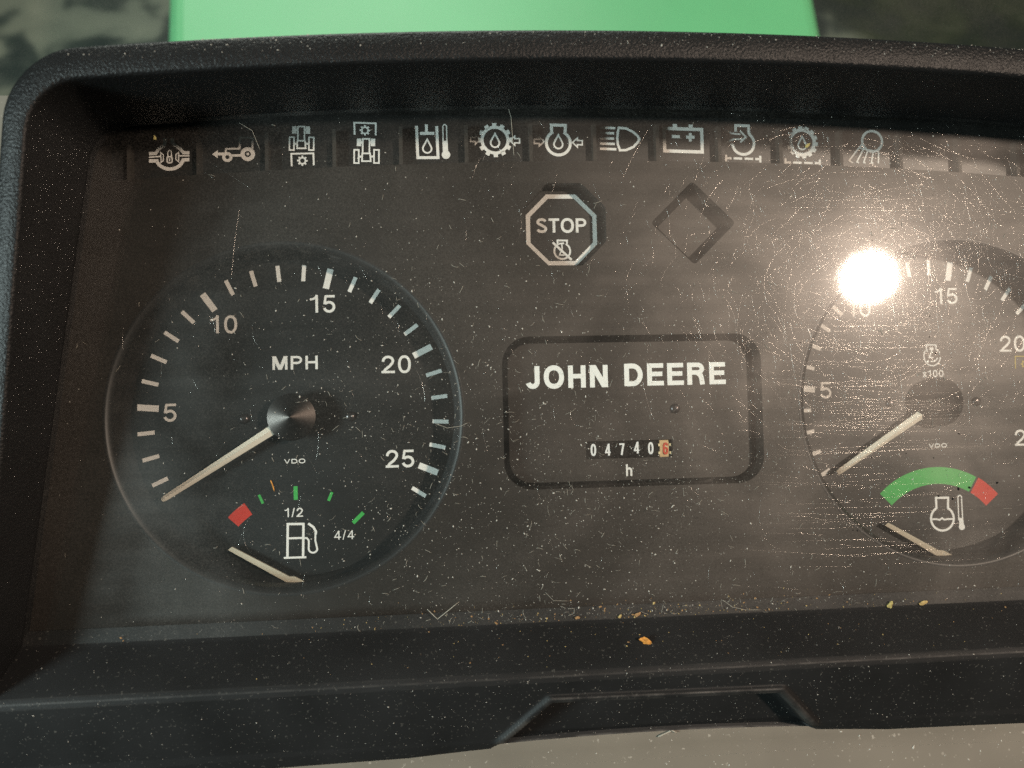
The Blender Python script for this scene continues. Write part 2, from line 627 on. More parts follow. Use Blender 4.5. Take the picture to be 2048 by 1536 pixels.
    if ch == 'h':
        W = 0.54 * wf
        return W, [('r', [(h, 0), (h, 1)], s, False), ('r', [(h, .44)] + arc(W / 2, .44, W / 2 - h, .29 - hh, 165, 0, 12) + [(W - h, 0)], s, False)]
    if ch == 'x':
        W = 0.5 * wf
        return W, [('r', [(h * .8, .0), (W - h * .8, .72)], s, False), ('r', [(h * .8, .72), (W - h * .8, 0)], s, False)]
    if ch == '/':
        W = 0.34 * wf
        return W, [('r', [(h, -.02), (W - h, 1.02)], s * .8, False)]
    raise ValueError(ch)


def text_mb(s, height, stroke, track=0.10, wf=1.0, width=None, align='left', mb=None, x0=0.0, y0=0.0):
    mb = mb or MB()
    items, x = [], 0.0
    for ch in s:
        W, g = glyph(ch, stroke, wf)
        items.append((x, g))
        x += W + track
    total = (x - track) * height
    kx = width / total if width else 1.0
    tw = total * kx
    ox = x0 - (tw / 2 if align == 'centre' else 0)
    lay = 0
    for gx, g in items:
        lay = 0
        for it in g:
            z = 0.012 * lay
            lay += 1
            f = lambda p: (ox + (gx + p[0]) * height * kx, y0 + p[1] * height)
            if it[0] == 'p':
                mb.poly([f(p) for p in it[1]], z)
            else:
                mb.ribbon([f(p) for p in it[1]], it[2] * height, z, it[3])
    return mb


def text(name, parent, s, loc, height, stroke=.15, m='white', **kw):
    return text_mb(s, height, stroke, **kw).build(name, M[m], parent, loc)


# ------------------------------------------------------------------ outlines of the cluster (mm, panel plane: x right, y up, z towards the driver)
def left_x(y):
    return -165.4 + 0.136 * y


def top_y(x, t):
    return t - 0.0003 * x * x


def loop(t, xo, r, yb, zf, n_side=24, n_cor=10, n_top=40):
    """open outline from bottom left over the top to bottom right"""
    xc = left_x(78) - xo
    for _ in range(20):
        xc = left_x(top_y(xc, t)) - xo
    yc = top_y(xc, t)
    pl = []
    for i in range(n_side + 1):
        y = yb + (yc - r - yb) * i / n_side
        pl.append((left_x(y) - xo, y))
    a = pl[-1]
    b = (xc + r, top_y(xc + r, t))
    for i in range(1, n_cor):
        u = i / n_cor
        k = 0.5522
        # cubic through the corner with round handles
        h1 = (a[0] + (xc - a[0]) * k, a[1] + (yc - a[1]) * k)
        h2 = (b[0] + (xc - b[0]) * k, b[1] + (yc - b[1]) * k)
        pl.append(tuple((1 - u) ** 3 * a[j] + 3 * u * (1 - u) ** 2 * h1[j] + 3 * u * u * (1 - u) * h2[j] + u ** 3 * b[j] for j in (0, 1)))
    half = n_top // 2
    for i in range(half + 1):
        x = b[0] * (1 - i / half)
        pl.append((x, top_y(x, t)))
    full = pl + [(-x, y) for x, y in pl[-2::-1]]
    return [(x, y, zf(x, y)) for x, y in full]


def mouth_z(dz):
    return lambda x, y: max(20.0, 22 + (y + 80) * 18 / 161) + dz


cluster = empty('instrument_cluster', None, (0, 0, 0))
tag(cluster, 'dusty black tractor instrument cluster with two dials behind a scratched cover', 'instrument cluster')

# ---- bezel: hood wall, lip and outer skirt
lp = [loop(82.6, 0.0, 10, -80, lambda x, y: 6.0),
      loop(82.2, 0.3, 10, -80, lambda x, y: 14.0),
      loop(81.4, 0.6, 11, -82, mouth_z(-1.2)),
      loop(81.7, 0.9, 11.5, -82, mouth_z(-0.2)),
      loop(82.4, 1.6, 12, -82, mouth_z(0.1)),
      loop(88.6, 6.6, 15, -84, mouth_z(-1.2)),
      loop(89.4, 7.3, 15.5, -84, mouth_z(-1.7)),
      loop(89.8, 7.7, 16, -84, mouth_z(-3.0)),
      loop(90.4, 8.8, 16, -90, lambda x, y: -10.0),
      loop(91.0, 9.6, 16, -96, lambda x, y: -40.0)]
mb = MB()
n = len(lp[0])
for k, L in enumerate(lp):
    mb.v += L
for k in range(len(lp) - 1):
    for i in range(n - 1):
        mb.f.append((k * n + i, k * n + i + 1, (k + 1) * n + i + 1, (k + 1) * n + i))
        mb.mi.append(0)
mb.build('bezel', M['bezel'], cluster, smooth=True)

# ---- lower fascia: sloping ledge, rounded crest, front face with the finger notch
prof = [(-66, 7.2), (-69.6, 8.9), (-70.4, 9.6), (-73, 12.7), (-76, 16.4), (-78.6, 19.6), (-79.6, 20.7), (-80.8, 21.35), (-82.2, 21.3), (-85.2, 20.2),
        (-90, 18.3), (-96, 15.9), (-101, 13.8), (-103.2, 12.8), (-104.2, 12.0), (-104.7, 10.8), (-104.9, 8.0), (-105.0, 2.0)]
fine = []
for (a, b) in zip(prof, prof[1:]):
    L = hypot(b[0] - a[0], b[1] - a[1])
    k = max(1, int(L / 0.35))
    for i in range(k):
        fine.append((a[0] + (b[0] - a[0]) * i / k, a[1] + (b[1] - a[1]) * i / k))
fine.append(prof[-1])


def sstep(a, b, x):
    t = max(0.0, min(1.0, (x - a) / (b - a)))
    return t * t * (3 - 2 * t)


def notch_d(x, y):
    """signed distance, positive inside the notch"""
    top = -88.6 - y - 0.012 * x
    # slanted flanks
    k = hypot(12, 9)
    lf = ((x + 30.5) * 9 + (-88.6 - y) * 9.5) / k
    rt = ((34.0 - x) * 9 + (-88.6 - y) * 8.5) / k
    return min(top, lf, rt)


xs = [-200 + 0.75 * i for i in range(int(400 / 0.75) + 1)]
mb = MB()
for (y, z) in fine:
    for x in xs:
        yy, zz = y, z
        bow = 0.00009 * x * x
        if y < -84:
            d = notch_d(x, y)
            zz -= 5.5 * sstep(0.1, 1.1, d) * (1 if y > -104.4 else 0.4)
            zz += 1.3 * sstep(-2.2, -1.0, d) * (1 - sstep(-.1, 0.7, d)) * (1 - sstep(-99, -103, y))
        if y < -100:
            yy = y - bow * 0.9 + 2.0 * (1 - min(1, abs(x) / 70) ** 2) * sstep(-100, -104, y)
        if y > -84:
            yy += 0.0
        mb.v.append((x, yy, zz))
nx = len(xs)
for j in range(len(fine) - 1):
    for i in range(nx - 1):
        mb.f.append((j * nx + i, (j + 1) * nx + i, (j + 1) * nx + i + 1, j * nx + i + 1))
        mb.mi.append(0)
mb.build('lower_fascia', M['fascia'], cluster, smooth=True)

# ---- cover glass: a 2 mm slab on the wall line
gp = [(x, y) for x, y, z in loop(82.5, -0.1, 10, -69.5, lambda x, y: 0)]
mb = MB()
mb.poly(gp, 9.0)
mb.cur = 1
mb.poly(gp, 7.0)
glass = mb.build('cover_glass', [M['glass'], M['glass_back']], cluster)

# ---- face plate with its openings (2D curve, filled)
def round_rect(x0, x1, y0, y1, r, n=8):
    p = []
    for cx, cy, a in ((x1 - r, y1 - r, 0), (x0 + r, y1 - r, 90), (x0 + r, y0 + r, 180), (x1 - r, y0 + r, 270)):
        p += arc(cx, cy, r, r, a, a + 90, n)
    return p


def ngon(cx, cy, r, n, a0):
    return [(cx + r * cos(radians(a0 + 360 * i / n)), cy + r * sin(radians(a0 + 360 * i / n))) for i in range(n)]


def rounded_poly(pts, r, n=5):
    out = []
    m = len(pts)
    for i in range(m):
        a, b, c = Vector(pts[i - 1]), Vector(pts[i]), Vector(pts[(i + 1) % m])
        p, q = b + (a - b).normalized() * r, b + (c - b).normalized() * r
        for k in range(n + 1):
            u = k / n
            v = p * (1 - u) ** 2 + b * 2 * u * (1 - u) + q * u * u
            out.append((v.x, v.y))
    return out


def plate(name, outline, holes, z_top, thick, m, parent):
    c = bpy.data.curves.new(name, 'CURVE')
    c.dimensions = '2D'
    c.fill_mode = 'BOTH'
    c.extrude = thick / 2 * S
    for pts in [outline] + holes:
        sp = c.splines.new('POLY')
        sp.points.add(len(pts) - 1)
        for p, (x, y) in zip(sp.points, pts):
            p.co = (x * S, y * S, 0, 1)
        sp.use_cyclic_u = True
    tmp = bpy.data.objects.new(name + '_outline', c)
    col.objects.link(tmp)
    bpy.context.view_layer.update()
    me = bpy.data.meshes.new_from_object(tmp.evaluated_get(bpy.context.evaluated_depsgraph_get()))
    col.objects.unlink(tmp)
    bpy.data.objects.remove(tmp)
    me.name = name
    me.materials.clear()
    me.materials.append(M[m])
    for p in me.polygons:
        p.use_smooth = False
    return link(name, me, parent, (0, 0, z_top - thick / 2))


GX, GY = 104.86, -8.5
ROW = lambda x, t: t - 0.00028 * x * x
strip_low = [(x, ROW(x, 68.7)) for x in range(-156, 157, 4)]
strip_hole = strip_low + [(156, 84), (-156, 84)]
STOP_C, DIA_C = (-20.2, 48.9), (20.3, 49.2)
stop_hole = rounded_poly(ngon(*STOP_C, 13.9, 8, 22.5), 0.8, 2)
dia_hole = rounded_poly([(DIA_C[0], DIA_C[1] + 13.2), (DIA_C[0] + 13.6, DIA_C[1]), (DIA_C[0], DIA_C[1] - 13.2), (DIA_C[0] - 13.6, DIA_C[1])], 1.4)
box_hole = round_rect(-40.6, 40.6, -32.2, 14.4, 8.5)
circ = lambda cx, r, n=120: [(cx + r * cos(2 * pi * i / n), GY + r * sin(2 * pi * i / n)) for i in range(n)]
face_outline = [(x, y) for x, y, z in loop(88, 6, 6, -84, lambda x, y: 0)]
plate('face_plate', face_outline, [strip_hole, stop_hole, dia_hole, box_hole, circ(-GX, 52.0), circ(GX, 52.0)], 0.0, 7.0, 'face', cluster)

# ---- row of warning lamps
row = empty('warning_lamp_row', cluster)
plate('lamp_strip', [(x, ROW(x, 67.4)) for x in range(-158, 159, 4)] + [(158, 90), (-158, 90)], [], -4.0, 2.0, 'strip', row)
rm = MB()
rm.box(-0.55, 0.55, -8.6, 3.4, -3.9, -1.2)
rme = rm.mesh('rib', M['rib'])
for i in range(-8, 8):
    x = 20 * i + 10
    if abs(x) < 155:
        link('rib', rme, row, (x, ROW(x, 77.4), 0))

Z_ICON = -3.93


class Ico:
    """symbol drawn in its own drawing units: cx, cy the middle, k millimetres per unit, y down"""
    def __init__(self, cx, cy, k, ky=None, rot=1.4):
        self.cx, self.cy, self.k, self.ky, self.mb, self.l = cx, cy, k, ky or k, MB(), 0
        self.c, self.s = cos(radians(rot)), sin(radians(rot))

    def m(self, p):
        x, y = (p[0] - self.cx) * self.k, -(p[1] - self.cy) * self.ky
        return (x * self.c + y * self.s, -x * self.s + y * self.c)

    def z(self):
        self.l += 1
        return 0.012 * (self.l % 6)

    def st(self, pts, w, closed=False):
        self.mb.ribbon([self.m(p) for p in pts], w * self.k, self.z(), closed)

    def po(self, pts):
        self.mb.poly([self.m(p) for p in pts], self.z())

    def rect(self, x0, y0, x1, y1):
        self.po([(x0, y0), (x1, y0), (x1, y1), (x0, y1)])

    def ring(self, cx, cy, r, w, a0=0, a1=360, ry=None):
        p = arc(cx, cy, r, ry or r, a0, a1, 40)
        self.st(p[:-1] if a1 - a0 == 360 else p, w, a1 - a0 == 360)

    def disc(self, cx, cy, r):
        self.po(arc(cx, cy, r, r, 0, 360, 24)[:-1])

    def gear(self, cx, cy, r, w, teeth, rt, tw, off=0):
        self.ring(cx, cy, r, w)
        for i in range(teeth):
            a = 2 * pi * i / teeth + off
            self.st([(cx + r * cos(a), cy + r * sin(a)), (cx + rt * cos(a), cy + rt * sin(a))], tw)

    def drop(self, cx, cy, h, w):
        r = h * .32
        p = [(cx, cy - h / 2)] + arc(cx, cy + h / 2 - r, r, r, -28, 208, 18)
        self.st(p, w, True)

    def build(self, name, parent, x, y, m='white', z=Z_ICON):
        return self.mb.build(name, M[m], parent, (x, y, z))


def tractor_top(I, ox, oy, k=1.0):
    q = lambda x, y: (ox + x * k, oy + y * k)
    I.po([q(-85, -180), q(-47, -180), q(-47, -112), q(-85, -112)])
    I.po([q(38, -183), q(76, -183), q(76, -115), q(38, -115)])
    I.st([q(-33, -52), q(-33, -178), q(26, -180), q(26, -55)], 14 * k)
    I.st([q(-47, -146), q(-36, -146)], 24 * k)
    I.st([q(28, -148), q(38, -148)], 24 * k)
    I.st([q(-37, -48), q(32, -50), q(38, 20), q(-38, 22)], 14 * k, True)
    I.st([q(-107, -78), q(-67, -78), q(-67, 40), q(-107, 40)], 14 * k, True)
    I.st([q(67, -83), q(110, -83), q(110, 35), q(67, 35)], 14 * k, True)
    I.st([q(-60, -18), q(-42, -18)], 18 * k)
    I.st([q(42, -22), q(60, -22)], 18 * k)


def icon_difflock():
    I = Ico(352, 400, .0335)
    I.st([(178, 458), (240, 456)] + arc(357, 430, 115, 96, 165, 15, 20) + [(475, 440), (529, 435)], 31)
    I.st([(178, 392), (236, 387), (262, 345), (302, 318), (314, 292), (313, 248)], 30)
    I.st([(529, 374), (478, 374), (450, 340), (402, 310), (380, 288), (376, 246)], 30)
    I.st([(178, 425), (278, 413)], 13)
    I.st([(428, 404), (529, 402)], 13)
    I.st([(278, 380), (301, 397), (303, 450), (283, 468)], 10, True)
    I.st([(434, 372), (411, 392), (412, 437), (436, 458)], 10, True)
    I.st(sup(357, 442, 22, 28, 3), 13, True)
    I.st([(341, 414), (341, 378)] + arc(357, 378, 16, 22, 180, 360, 10) + [(373, 414)], 10)
    I.rect(351, 430, 363, 456)
    return I


def icon_pull():
    I = Ico(950, 345, .0335)
    I.ring(1062, 392, 46, 36)
    I.disc(1062, 392, 13)
    I.ring(882, 425, 32, 27)
    I.st([(868, 392), (868, 350), (990, 345), (990, 243), (1103, 243), (1103, 340)], 17)
    I.st([(920, 410), (1012, 406)], 22)
    I.st([(785, 399), (905, 395)], 26)
    I.po([(748, 402), (798, 364), (798, 438)])
    return I


def icon_rear_pto():
    I = Ico(1524, 325, .0335)
    tractor_top(I, 1522, 325)
    I.st([(1438, 515), (1432, 400), (1630, 390), (1635, 500)], 16)
    I.gear(1532, 460, 28, 14, 8, 47, 15)
    return I


def icon_front_pto():
    I = Ico(290, 268, .0385)
    tractor_top(I, 290, 392, .9)
    I.st([(196, 200), (192, 103), (362, 103), (362, 200)], 14)
    I.gear(277, 162, 25, 12, 8, 42, 14)
    return I


def icon_oil_temp():
    I = Ico(805, 250, .0390)
    I.st([(678, 128), (690, 382), (850, 377), (838, 124)], 23)
    I.st([(756, 112), (758, 182)], 22)
    I.st([(706, 187), (820, 183)], 24)
    I.drop(764, 288, 108, 13)
    I.st([(889, 250), (888, 125)] + arc(902, 124, 14, 14, 180, 360, 8) + [(920, 250)], 9)
    I.po([(884, 240), (926, 240), (930, 335), (888, 335)])
    I.disc(913, 352, 34)
    return I


def arrows(I, xl0, xl1, xr0, xr1, y, h=36, t=17, w=11):
    m_ = (xl0 + xl1) / 2
    I.st([(xl0, y - t), (m_, y - t), (m_, y - h), (xl1, y), (m_, y + h), (m_, y + t), (xl0, y + t)], w, True)
    m_ = (xr0 + xr1) / 2
    I.st([(xr1, y - t), (m_, y - t), (m_, y - h), (xr0, y), (m_, y + h), (m_, y + t), (xr1, y + t)], w, True)


def icon_gear_oil():
    I = Ico(1303, 240, .0395)
    I.gear(1303, 240, 103, 24, 12, 136, 34, radians(-93))
    I.drop(1303, 243, 108, 13)
    arrows(I, 1110, 1188, 1420, 1498, 240)
    return I


def engine(I, cx, cy, r, w, top, hw_):
    a = 57
    I.st([(cx - hw_, cy - top), (cx + hw_, cy - top), (cx + hw_ * .95, cy - r * .86)] + arc(cx, cy, r, r, -a, 180 + a, 36) + [(cx - hw_ * .95, cy - r * .86)], w, True)


def icon_engine_oil():
    I = Ico(1803, 238, .0400)
    engine(I, 1802, 258, 95, 23, 142, 56)
    I.drop(1802, 248, 108, 13)
    arrows(I, 1612, 1690, 1914, 1992, 250)
    return I


def icon_beam():
    I = Ico(457, 295, .0322)
    for y, x1 in ((188, 410), (240, 400), (293, 398), (346, 405), (398, 420)):
        I.rect(257, y - 12, x1, y + 12)
    pts = [(446, 183), (520, 188), (590, 222), (636, 262), (651, 290), (636, 320), (590, 370), (520, 402), (457, 407), (436, 350), (430, 295), (434, 235)]
    I.st(pts, 24, True)
    return I


def icon_battery():
    I = Ico(1075, 295, .0322)
    I.st([(884, 190), (1264, 190), (1270, 415), (890, 415)], 33, True)
    I.rect(972, 143, 1015, 176)
    I.rect(1132, 143, 1174, 176)
    I.rect(962, 254, 1042, 285)
    I.rect(1106, 255, 1192, 286)
    I.rect(1134, 228, 1164, 312)
    return I


def icon_air_filter():
    I = Ico(1690, 320, .0325)
    I.st([(1612, 212), (1612, 151), (1744, 151), (1746, 222)] + arc(1688, 328, 110, 110, -50, 174, 30), 28)
    I.st([(1510, 200), (1570, 232), (1660, 238)], 17)
    I.st([(1520, 322), (1580, 292), (1680, 284)], 17)
    I.st([(1655, 203), (1716, 262), (1657, 318)], 17)
    dashes(I, 1512, 1860, 480, 23, 34)
    return I


def dashes(I, x0, x1, y, w, h):
    L = x1 - x0
    I.st([(x0, y - h), (x0, y + h)], w)
    I.st([(x1, y - h), (x1, y + h)], w)
    for a, b in ((.03, .16), (.22, .47), (.54, .79), (.85, .97)):
        I.st([(x0 + L * a, y), (x0 + L * b, y)], w)


def icon_gear_filter():
    I = Ico(395, 250, .0445)
    I.gear(393, 230, 91, 25, 14, 118, 30, .1)
    I.drop(393, 235, 96, 11)
    dashes(I, 266, 524, 380, 16, 28)
    return I


def icon_work_lamp():
    I = Ico(850, 290, .0445)
    I.ring(893, 242, 76, 18)
    I.st([(818, 262), (716, 388), (735, 402)], 11)
    I.st([(826, 302), (774, 398), (790, 404)], 11)
    I.st([(858, 312), (826, 400), (842, 404)], 11)
    I.st([(898, 330), (884, 402), (900, 404)], 11)
    I.st([(942, 318), (938, 404)], 11)
    I.st([(716, 392), (744, 404)], 11)
    I.st([(800, 296), (946, 318)], 11)
    return I


icons = [icon_difflock, icon_pull, icon_rear_pto, icon_front_pto, icon_oil_temp, icon_gear_oil, icon_engine_oil, icon_beam, icon_battery,
         icon_air_filter, icon_gear_filter, icon_work_lamp]
ipos = [(-139.4, 71.2), (-120.0, 73.3), (-100.2, 74.2), (-80.6, 75.1), (-60.4, 75.8), (-40.95, 76.4), (-20.96, 76.4), (-1.3, 77.0), (19.1, 77.0),
        (38.9, 76.1), (58.5, 75.4), (80.1, 74.7)]
inames = ['differential_lock_symbol', 'pulling_tractor_symbol', 'rear_shaft_symbol', 'front_shaft_symbol', 'oil_temperature_symbol', 'gear_oil_symbol',
          'engine_oil_symbol', 'headlight_symbol', 'battery_symbol', 'air_filter_symbol', 'gear_filter_symbol', 'work_light_symbol']
for f, (x, y), nm in zip(icons, ipos, inames):
    f().build(nm, row, x, y)

# ---- STOP lamp
stop = empty('stop_lamp', cluster)
SX, SY, SZ = -20.4, 48.6, -6.0
mb = MB()
mb.poly(ngon(SX, SY, 15.5, 8, 22.5), SZ)
mb.build('stop_plate', M['strip'], stop)
mb = MB()
mb.ribbon(ngon(SX, SY, 10.6 / cos(radians(22.5)), 8, 22.5), 1.35, 0, True)
mb.build('octagon_frame', M['white'], stop, (0, 0, SZ + .06))
text('stop_lettering', stop, 'STOP', (SX, SY - 0.9, SZ + .06), 4.55, .19, track=.07, width=16.2, align='centre')
I = Ico(495, 610, .0382)
engine(I, 497, 622, 66, 15, 88, 40)
I.st([(492, 560), (497, 600), (475, 655), (515, 655)], 11)
I.st([(470, 562), (512, 556)], 14)
I.st([(417, 552), (576, 695)], 19)
I.build('engine_off_symbol', stop, SX - .0, SY - 6.3, z=SZ + .06)

# ---- blank diamond lamp
dia = empty('blank_lamp', cluster)
mb = MB()
mb.poly([(DIA_C[0] + a * 15, DIA_C[1] + b * 15) for a, b in ((1, 0), (0, 1), (-1, 0), (0, -1))], -6.2)
mb.build('blank_lamp_back', M['well'], dia)
mb = MB()
mb.poly(rounded_poly([(DIA_C[0], DIA_C[1] + 9.7), (DIA_C[0] + 9.9, DIA_C[1]), (DIA_C[0], DIA_C[1] - 9.7), (DIA_C[0] - 9.9, DIA_C[1])], .6), -5.6)
mb.build('blank_lamp_pad', M['face'], dia)

# ---- hour meter window
hm = empty('hour_meter', cluster)
plate('meter_plate', round_rect(-38.6, 38.6, -30.6, 12.6, 7), [[(-14.6, -18.3), (13.0, -18.3), (13.0, -23.8), (-14.6, -23.8)]], -4.6, 1.6, 'face', hm)
text('wordmark', hm, 'JOHN', (-33.2, -1.45, -4.5), 7.0, .222, m='wordmark', track=.12, width=26.2)
text('wordmark', hm, 'DEERE', (-2.1, -1.25, -4.5), 7.0, .222, m='wordmark', track=.12, width=32.8)
text('hour_letter', hm, 'h', (-2.2, -29.4, -4.5), 3.7, .17, track=.1)
dm = MB()
n_ = 40
vs, fs = [], []
RD = 7.0
for k in range(n_):
    a = 2 * pi * k / n_
    for x in (-2.05, 2.05):
        vs.append((x, RD * cos(a), RD * sin(a) - RD))
for k in range(n_):
    fs.append((2 * k, 2 * ((k + 1) % n_), 2 * ((k + 1) % n_) + 1, 2 * k + 1))
fs += [tuple(2 * k for k in range(n_)), tuple(2 * k + 1 for k in range(n_))]
dm.add(vs, fs)
drum_me = dm.mesh('number_wheel', M['drum'], True)
dmc = MB()
dmc.add([(x * .7, y, z) for x, y, z in vs], fs)
drum_cream = dmc.mesh('number_wheel', M['drum_cream'], True)
DX = [-12.2, -7.65, -3.1, 1.55, 6.1, 10.7]
DY = [0, -0.05, 0, .35, .05, -.15]
for i, (ch, x) in enumerate(zip('047406', DX)):
    link('number_wheel', drum_cream if i == 5 else drum_me, hm, (x + (-.2 if i == 5 else 0), -21.0, -5.3))
    g = text_mb(ch, 3.7, .16, wf=.86, align='centre')
    # the figure stands just proud of the wheel
    yo = -1.85 + DY[i]
    g.v = [(vx, vy + yo, vz + .06) for vx, vy, vz in g.v]
    g.build('digit', M['drum_red'] if i == 5 else M['digit'], hm, (x + (.15 if i == 5 else 0), -21.0, -5.3))
for i in range(5):
    mb = MB()
    for yy in (-1.6, 1.0, 2.6):
        mb.box(-.12, .12, yy, yy + .5, 0, .12)
    mb.build('wheel_tooth', M['digit'] if i == 5 else M['rib'], hm, (DX[i] + 2.28, -21.0, -5.9))
mb = MB()
for yy in (-1.9, .6):
    mb.box(-.25, .25, yy, yy + .8, 0, .2)
for dx in (-1.85, 1.75):
    mb.build('wheel_tooth', M['drum_cream'], hm, (DX[5] + dx, -21.0, -5.55))
mb = MB()
mb.box(-48, 48, -38, 20, -22, -15)
mb.build('meter_back', M['drum'], hm)


def screw_mesh(r=1.55):
    a = MB()
    a.lathe([(r, -.2), (r, .25), (r * .86, .62), (r * .55, .85), (r * .2, .93), (0.01, .94)], 28)
    me = a.mesh('screw', M['screw'], True)
    b = MB()
    b.box(-r * .92, r * .92, -.16, .16, .4, .98)
    return me, b.mesh('screw_slot', M['slot'])


sme, slme = screw_mesh()


def screw(parent, x, y, z, rz):
    o = link('screw', sme, parent, (x, y, z), rz)
    s2 = link('screw_slot', slme, parent, (x, y, z), rz)
    return o


screw(hm, 14.1, -8.6, -4.6, radians(52))

# ---- the two gauges
tick_s, tick_l = MB(), MB()
tick_s.box(-.62, .62, 42.65, 47.74, 0, .05)
tick_l.box(-.98, .98, 41.35, 47.74, 0, .05)
ts_me, tl_me = tick_s.mesh('tick', M['white']), tick_l.mesh('tick', M['white'])
DZ = -12.0


def gauge(name, cx):
    g = empty(name, cluster, (cx, GY, 0))
    a = MB()
    a.lathe([(52.6, .04), (52.1, .12), (51.6, -.05), (50.4, -1.2), (50.3, -1.6), (50.75, -9.3), (50.45, -9.7), (49.5, -11.4), (49.4, -12.2)], 160)
    a.build('gauge_ring', M['ring'], g, smooth=True)
    d = MB()
    d.lathe([(51, DZ), (0.01, DZ)], 96)
    d.build('dial_face', M['dial'], g)
    return g


def needle(name, parent, tip, base, w0, w1, z, rise=.9, m='needle', back=0.0):
    b, t = Vector(base), Vector(tip)
    d = (t - b).normalized()
    q = Vector((-d.y, d.x))
    b = b - d * back
    a = MB()
    pts = []
    for p, wd, k in ((b, w0, 1), (t - d * 1.0, w1, .8), (t, w1 * .7, .5)):
        pts += [(*(p + q * wd / 2), z), (*p, z + rise * k), (*(p - q * wd / 2), z)]
    a.add(pts, [(0, 1, 4, 3), (1, 2, 5, 4), (3, 4, 7, 6), (4, 5, 8, 7), (0, 2, 1), (6, 7, 8), (0, 3, 6, 8, 5, 2)])
    return a.build(name, M[m], parent)


def small_needle(parent, sgn_x=0.0):
    z = DZ + 2.6
    pts = [(-20.2 + sgn_x, 9.9), (-19.0 + sgn_x, 10.8), (-2.0, 1.15), (-.2, .95), (2.6, -.6), (-.6, -.95), (-3.0, -.5)]
    a = MB()
    n0 = len(pts)
    a.add([(x, y, z) for x, y in pts] + [(x, y, z - .7) for x, y in pts],
          [tuple(range(n0))[::-1], tuple(range(n0, 2 * n0))] + [(i, (i + 1) % n0, n0 + (i + 1) % n0, n0 + i) for i in range(n0)])
    return a.build('small_needle', M['needle_small'], parent, (0, -50.0, 0))


def sector(r0, r1, a0, a1, n=24, cy=-50.0):
    p = arc(0, cy, r1, r1, a0, a1, n) + arc(0, cy, r0, r0, a1, a0, n)
    return p


ZP = DZ + .05
sp = gauge('speedometer', -GX)
for k in range(2, 27):
    th = radians(-134.746 + 9.9129 * k)
    link('tick', tl_me if k % 5 == 0 else ts_me, sp, (0, 0, ZP - .02), -th)
for s_, x, y, wd in (('5', -144.8, -9.05, 4.2), ('10', -130.4, 18.0, 8.3), ('15', -99.9, 24.1, 8.0), ('20', -78.0, 4.6, 9.4), ('25', -77.2, -25.2, 9.1)):
    text('numeral', sp, s_, (x + GX, y - GY, ZP), 5.5, .15, track=.11, width=wd)
text('unit_lettering', sp, 'MPH', (-111.8 + GX, 6.3 - GY, ZP), 4.25, .18, track=.12, width=14.2)
text('maker_lettering', sp, 'VDO', (-108.5 + GX, -23.0 - GY, ZP), 1.4, .2, track=.3, wf=1.9, width=6.5)
a = MB()
a.lathe([(7.25, -7.0), (7.25, -6.2)], 96)
a.lathe([(7.25, -6.2), (0.01, -3.7)], 96)
a.build('needle_hub', M['hub'], sp, smooth=True)
needle('needle', sp, (-143.6 + GX, -32.6 - GY), (-6.0, -3.75), 3.0, 1.7, -7.4)
for sx in (-15.6, 17.0):
    screw(sp, sx, -.3, DZ, radians(30))
fuel = empty('fuel_gauge', cluster, (-GX, GY, 0))
mb = MB()
mb.poly(sector(24.2, 28.5, 123.8, 137))
mb.build('empty_mark', M['red'], fuel, (0, 0, ZP))
for ang, r0, r1, wd in ((113.6, 25.5, 28.5, .8), (90.5, 24.2, 28.4, 1.25), (67.4, 25.5, 28.4, .9), (43.6, 23.8, 28.3, 1.2)):
    mb = MB()
    mb.box(r0, r1, -wd / 2, wd / 2, 0, .05)
    mb.build('fuel_mark', M['green'], fuel, (0, -50, ZP - .02), radians(ang))
text('half_lettering', fuel, '1/2', (-108.5 + GX, -39.6 - GY, ZP), 2.75, .15, track=.10, width=5.6)
text('full_lettering', fuel, '4/4', (-93.5 + GX, -47.1 - GY, ZP), 2.75, .13, track=.10, width=6.2)
I = Ico(1000, 940, .0308)
I.st([(885, 1105), (885, 772), (1040, 772), (1040, 1105)], 24)
I.st([(885, 915), (1040, 912)], 20)
I.st([(850, 1110), (1072, 1106)], 20)
I.st([(1040, 912), (1078, 915), (1095, 940), (1095, 1010)] + arc(1138, 1020, 43, 42, 180, 10, 12) + [(1160, 940), (1160, 870)], 18)
I.st([(1088, 768), (1140, 805), (1165, 850), (1163, 880)], 24)
I.build('fuel_pump_symbol', fuel, -104.2 + GX, -47.0 - GY, z=ZP)
small_needle(fuel, 0).name = 'fuel_needle'

ta = gauge('tachometer', GX)
for k in range(1, 29):
    th = radians(-36.8 + 9.2769 * (k - 10))
    link('tick', tl_me if k % 5 == 0 else ts_me, ta, (0, 0, ZP - .02), -th)
for s_, x, y, wd in (('5', 65.4, -6.5, 4.2), ('10', 76.0, 20.5, 8.3), ('15', 106.9, 24.4, 8.2), ('20', 129.3, 7.9, 9.3), ('25', 133.2, -24.0, 9.1)):
    text('numeral', ta, s_, (x - GX, y - GY, ZP), 5.4, .14, track=.11, width=wd)
text('unit_lettering', ta, 'x100', (101.4 - GX, -.15 - GY, ZP), 2.3, .15, track=.12, width=7.5)
text('maker_lettering', ta, 'VDO', (102.6 - GX, -23.8 - GY, ZP), 1.35, .2, track=.3, wf=1.9, width=6.4)
I = Ico(320, 880, .0430)
I.st([(285, 855), (275, 835), (275, 800), (355, 800), (355, 832), (372, 850)], 9)
I.st(arc(322, 888, 68, 68, -32, -22, 3), 9)
I.st(arc(322, 888, 68, 75, 5, 215, 24), 9)
I.st([(322, 828), (318, 850), (297, 898), (330, 900)], 11)
I.st(arc(322, 885, 45, 45, 20, 110, 12), 9)
I.disc(288, 930, 9)
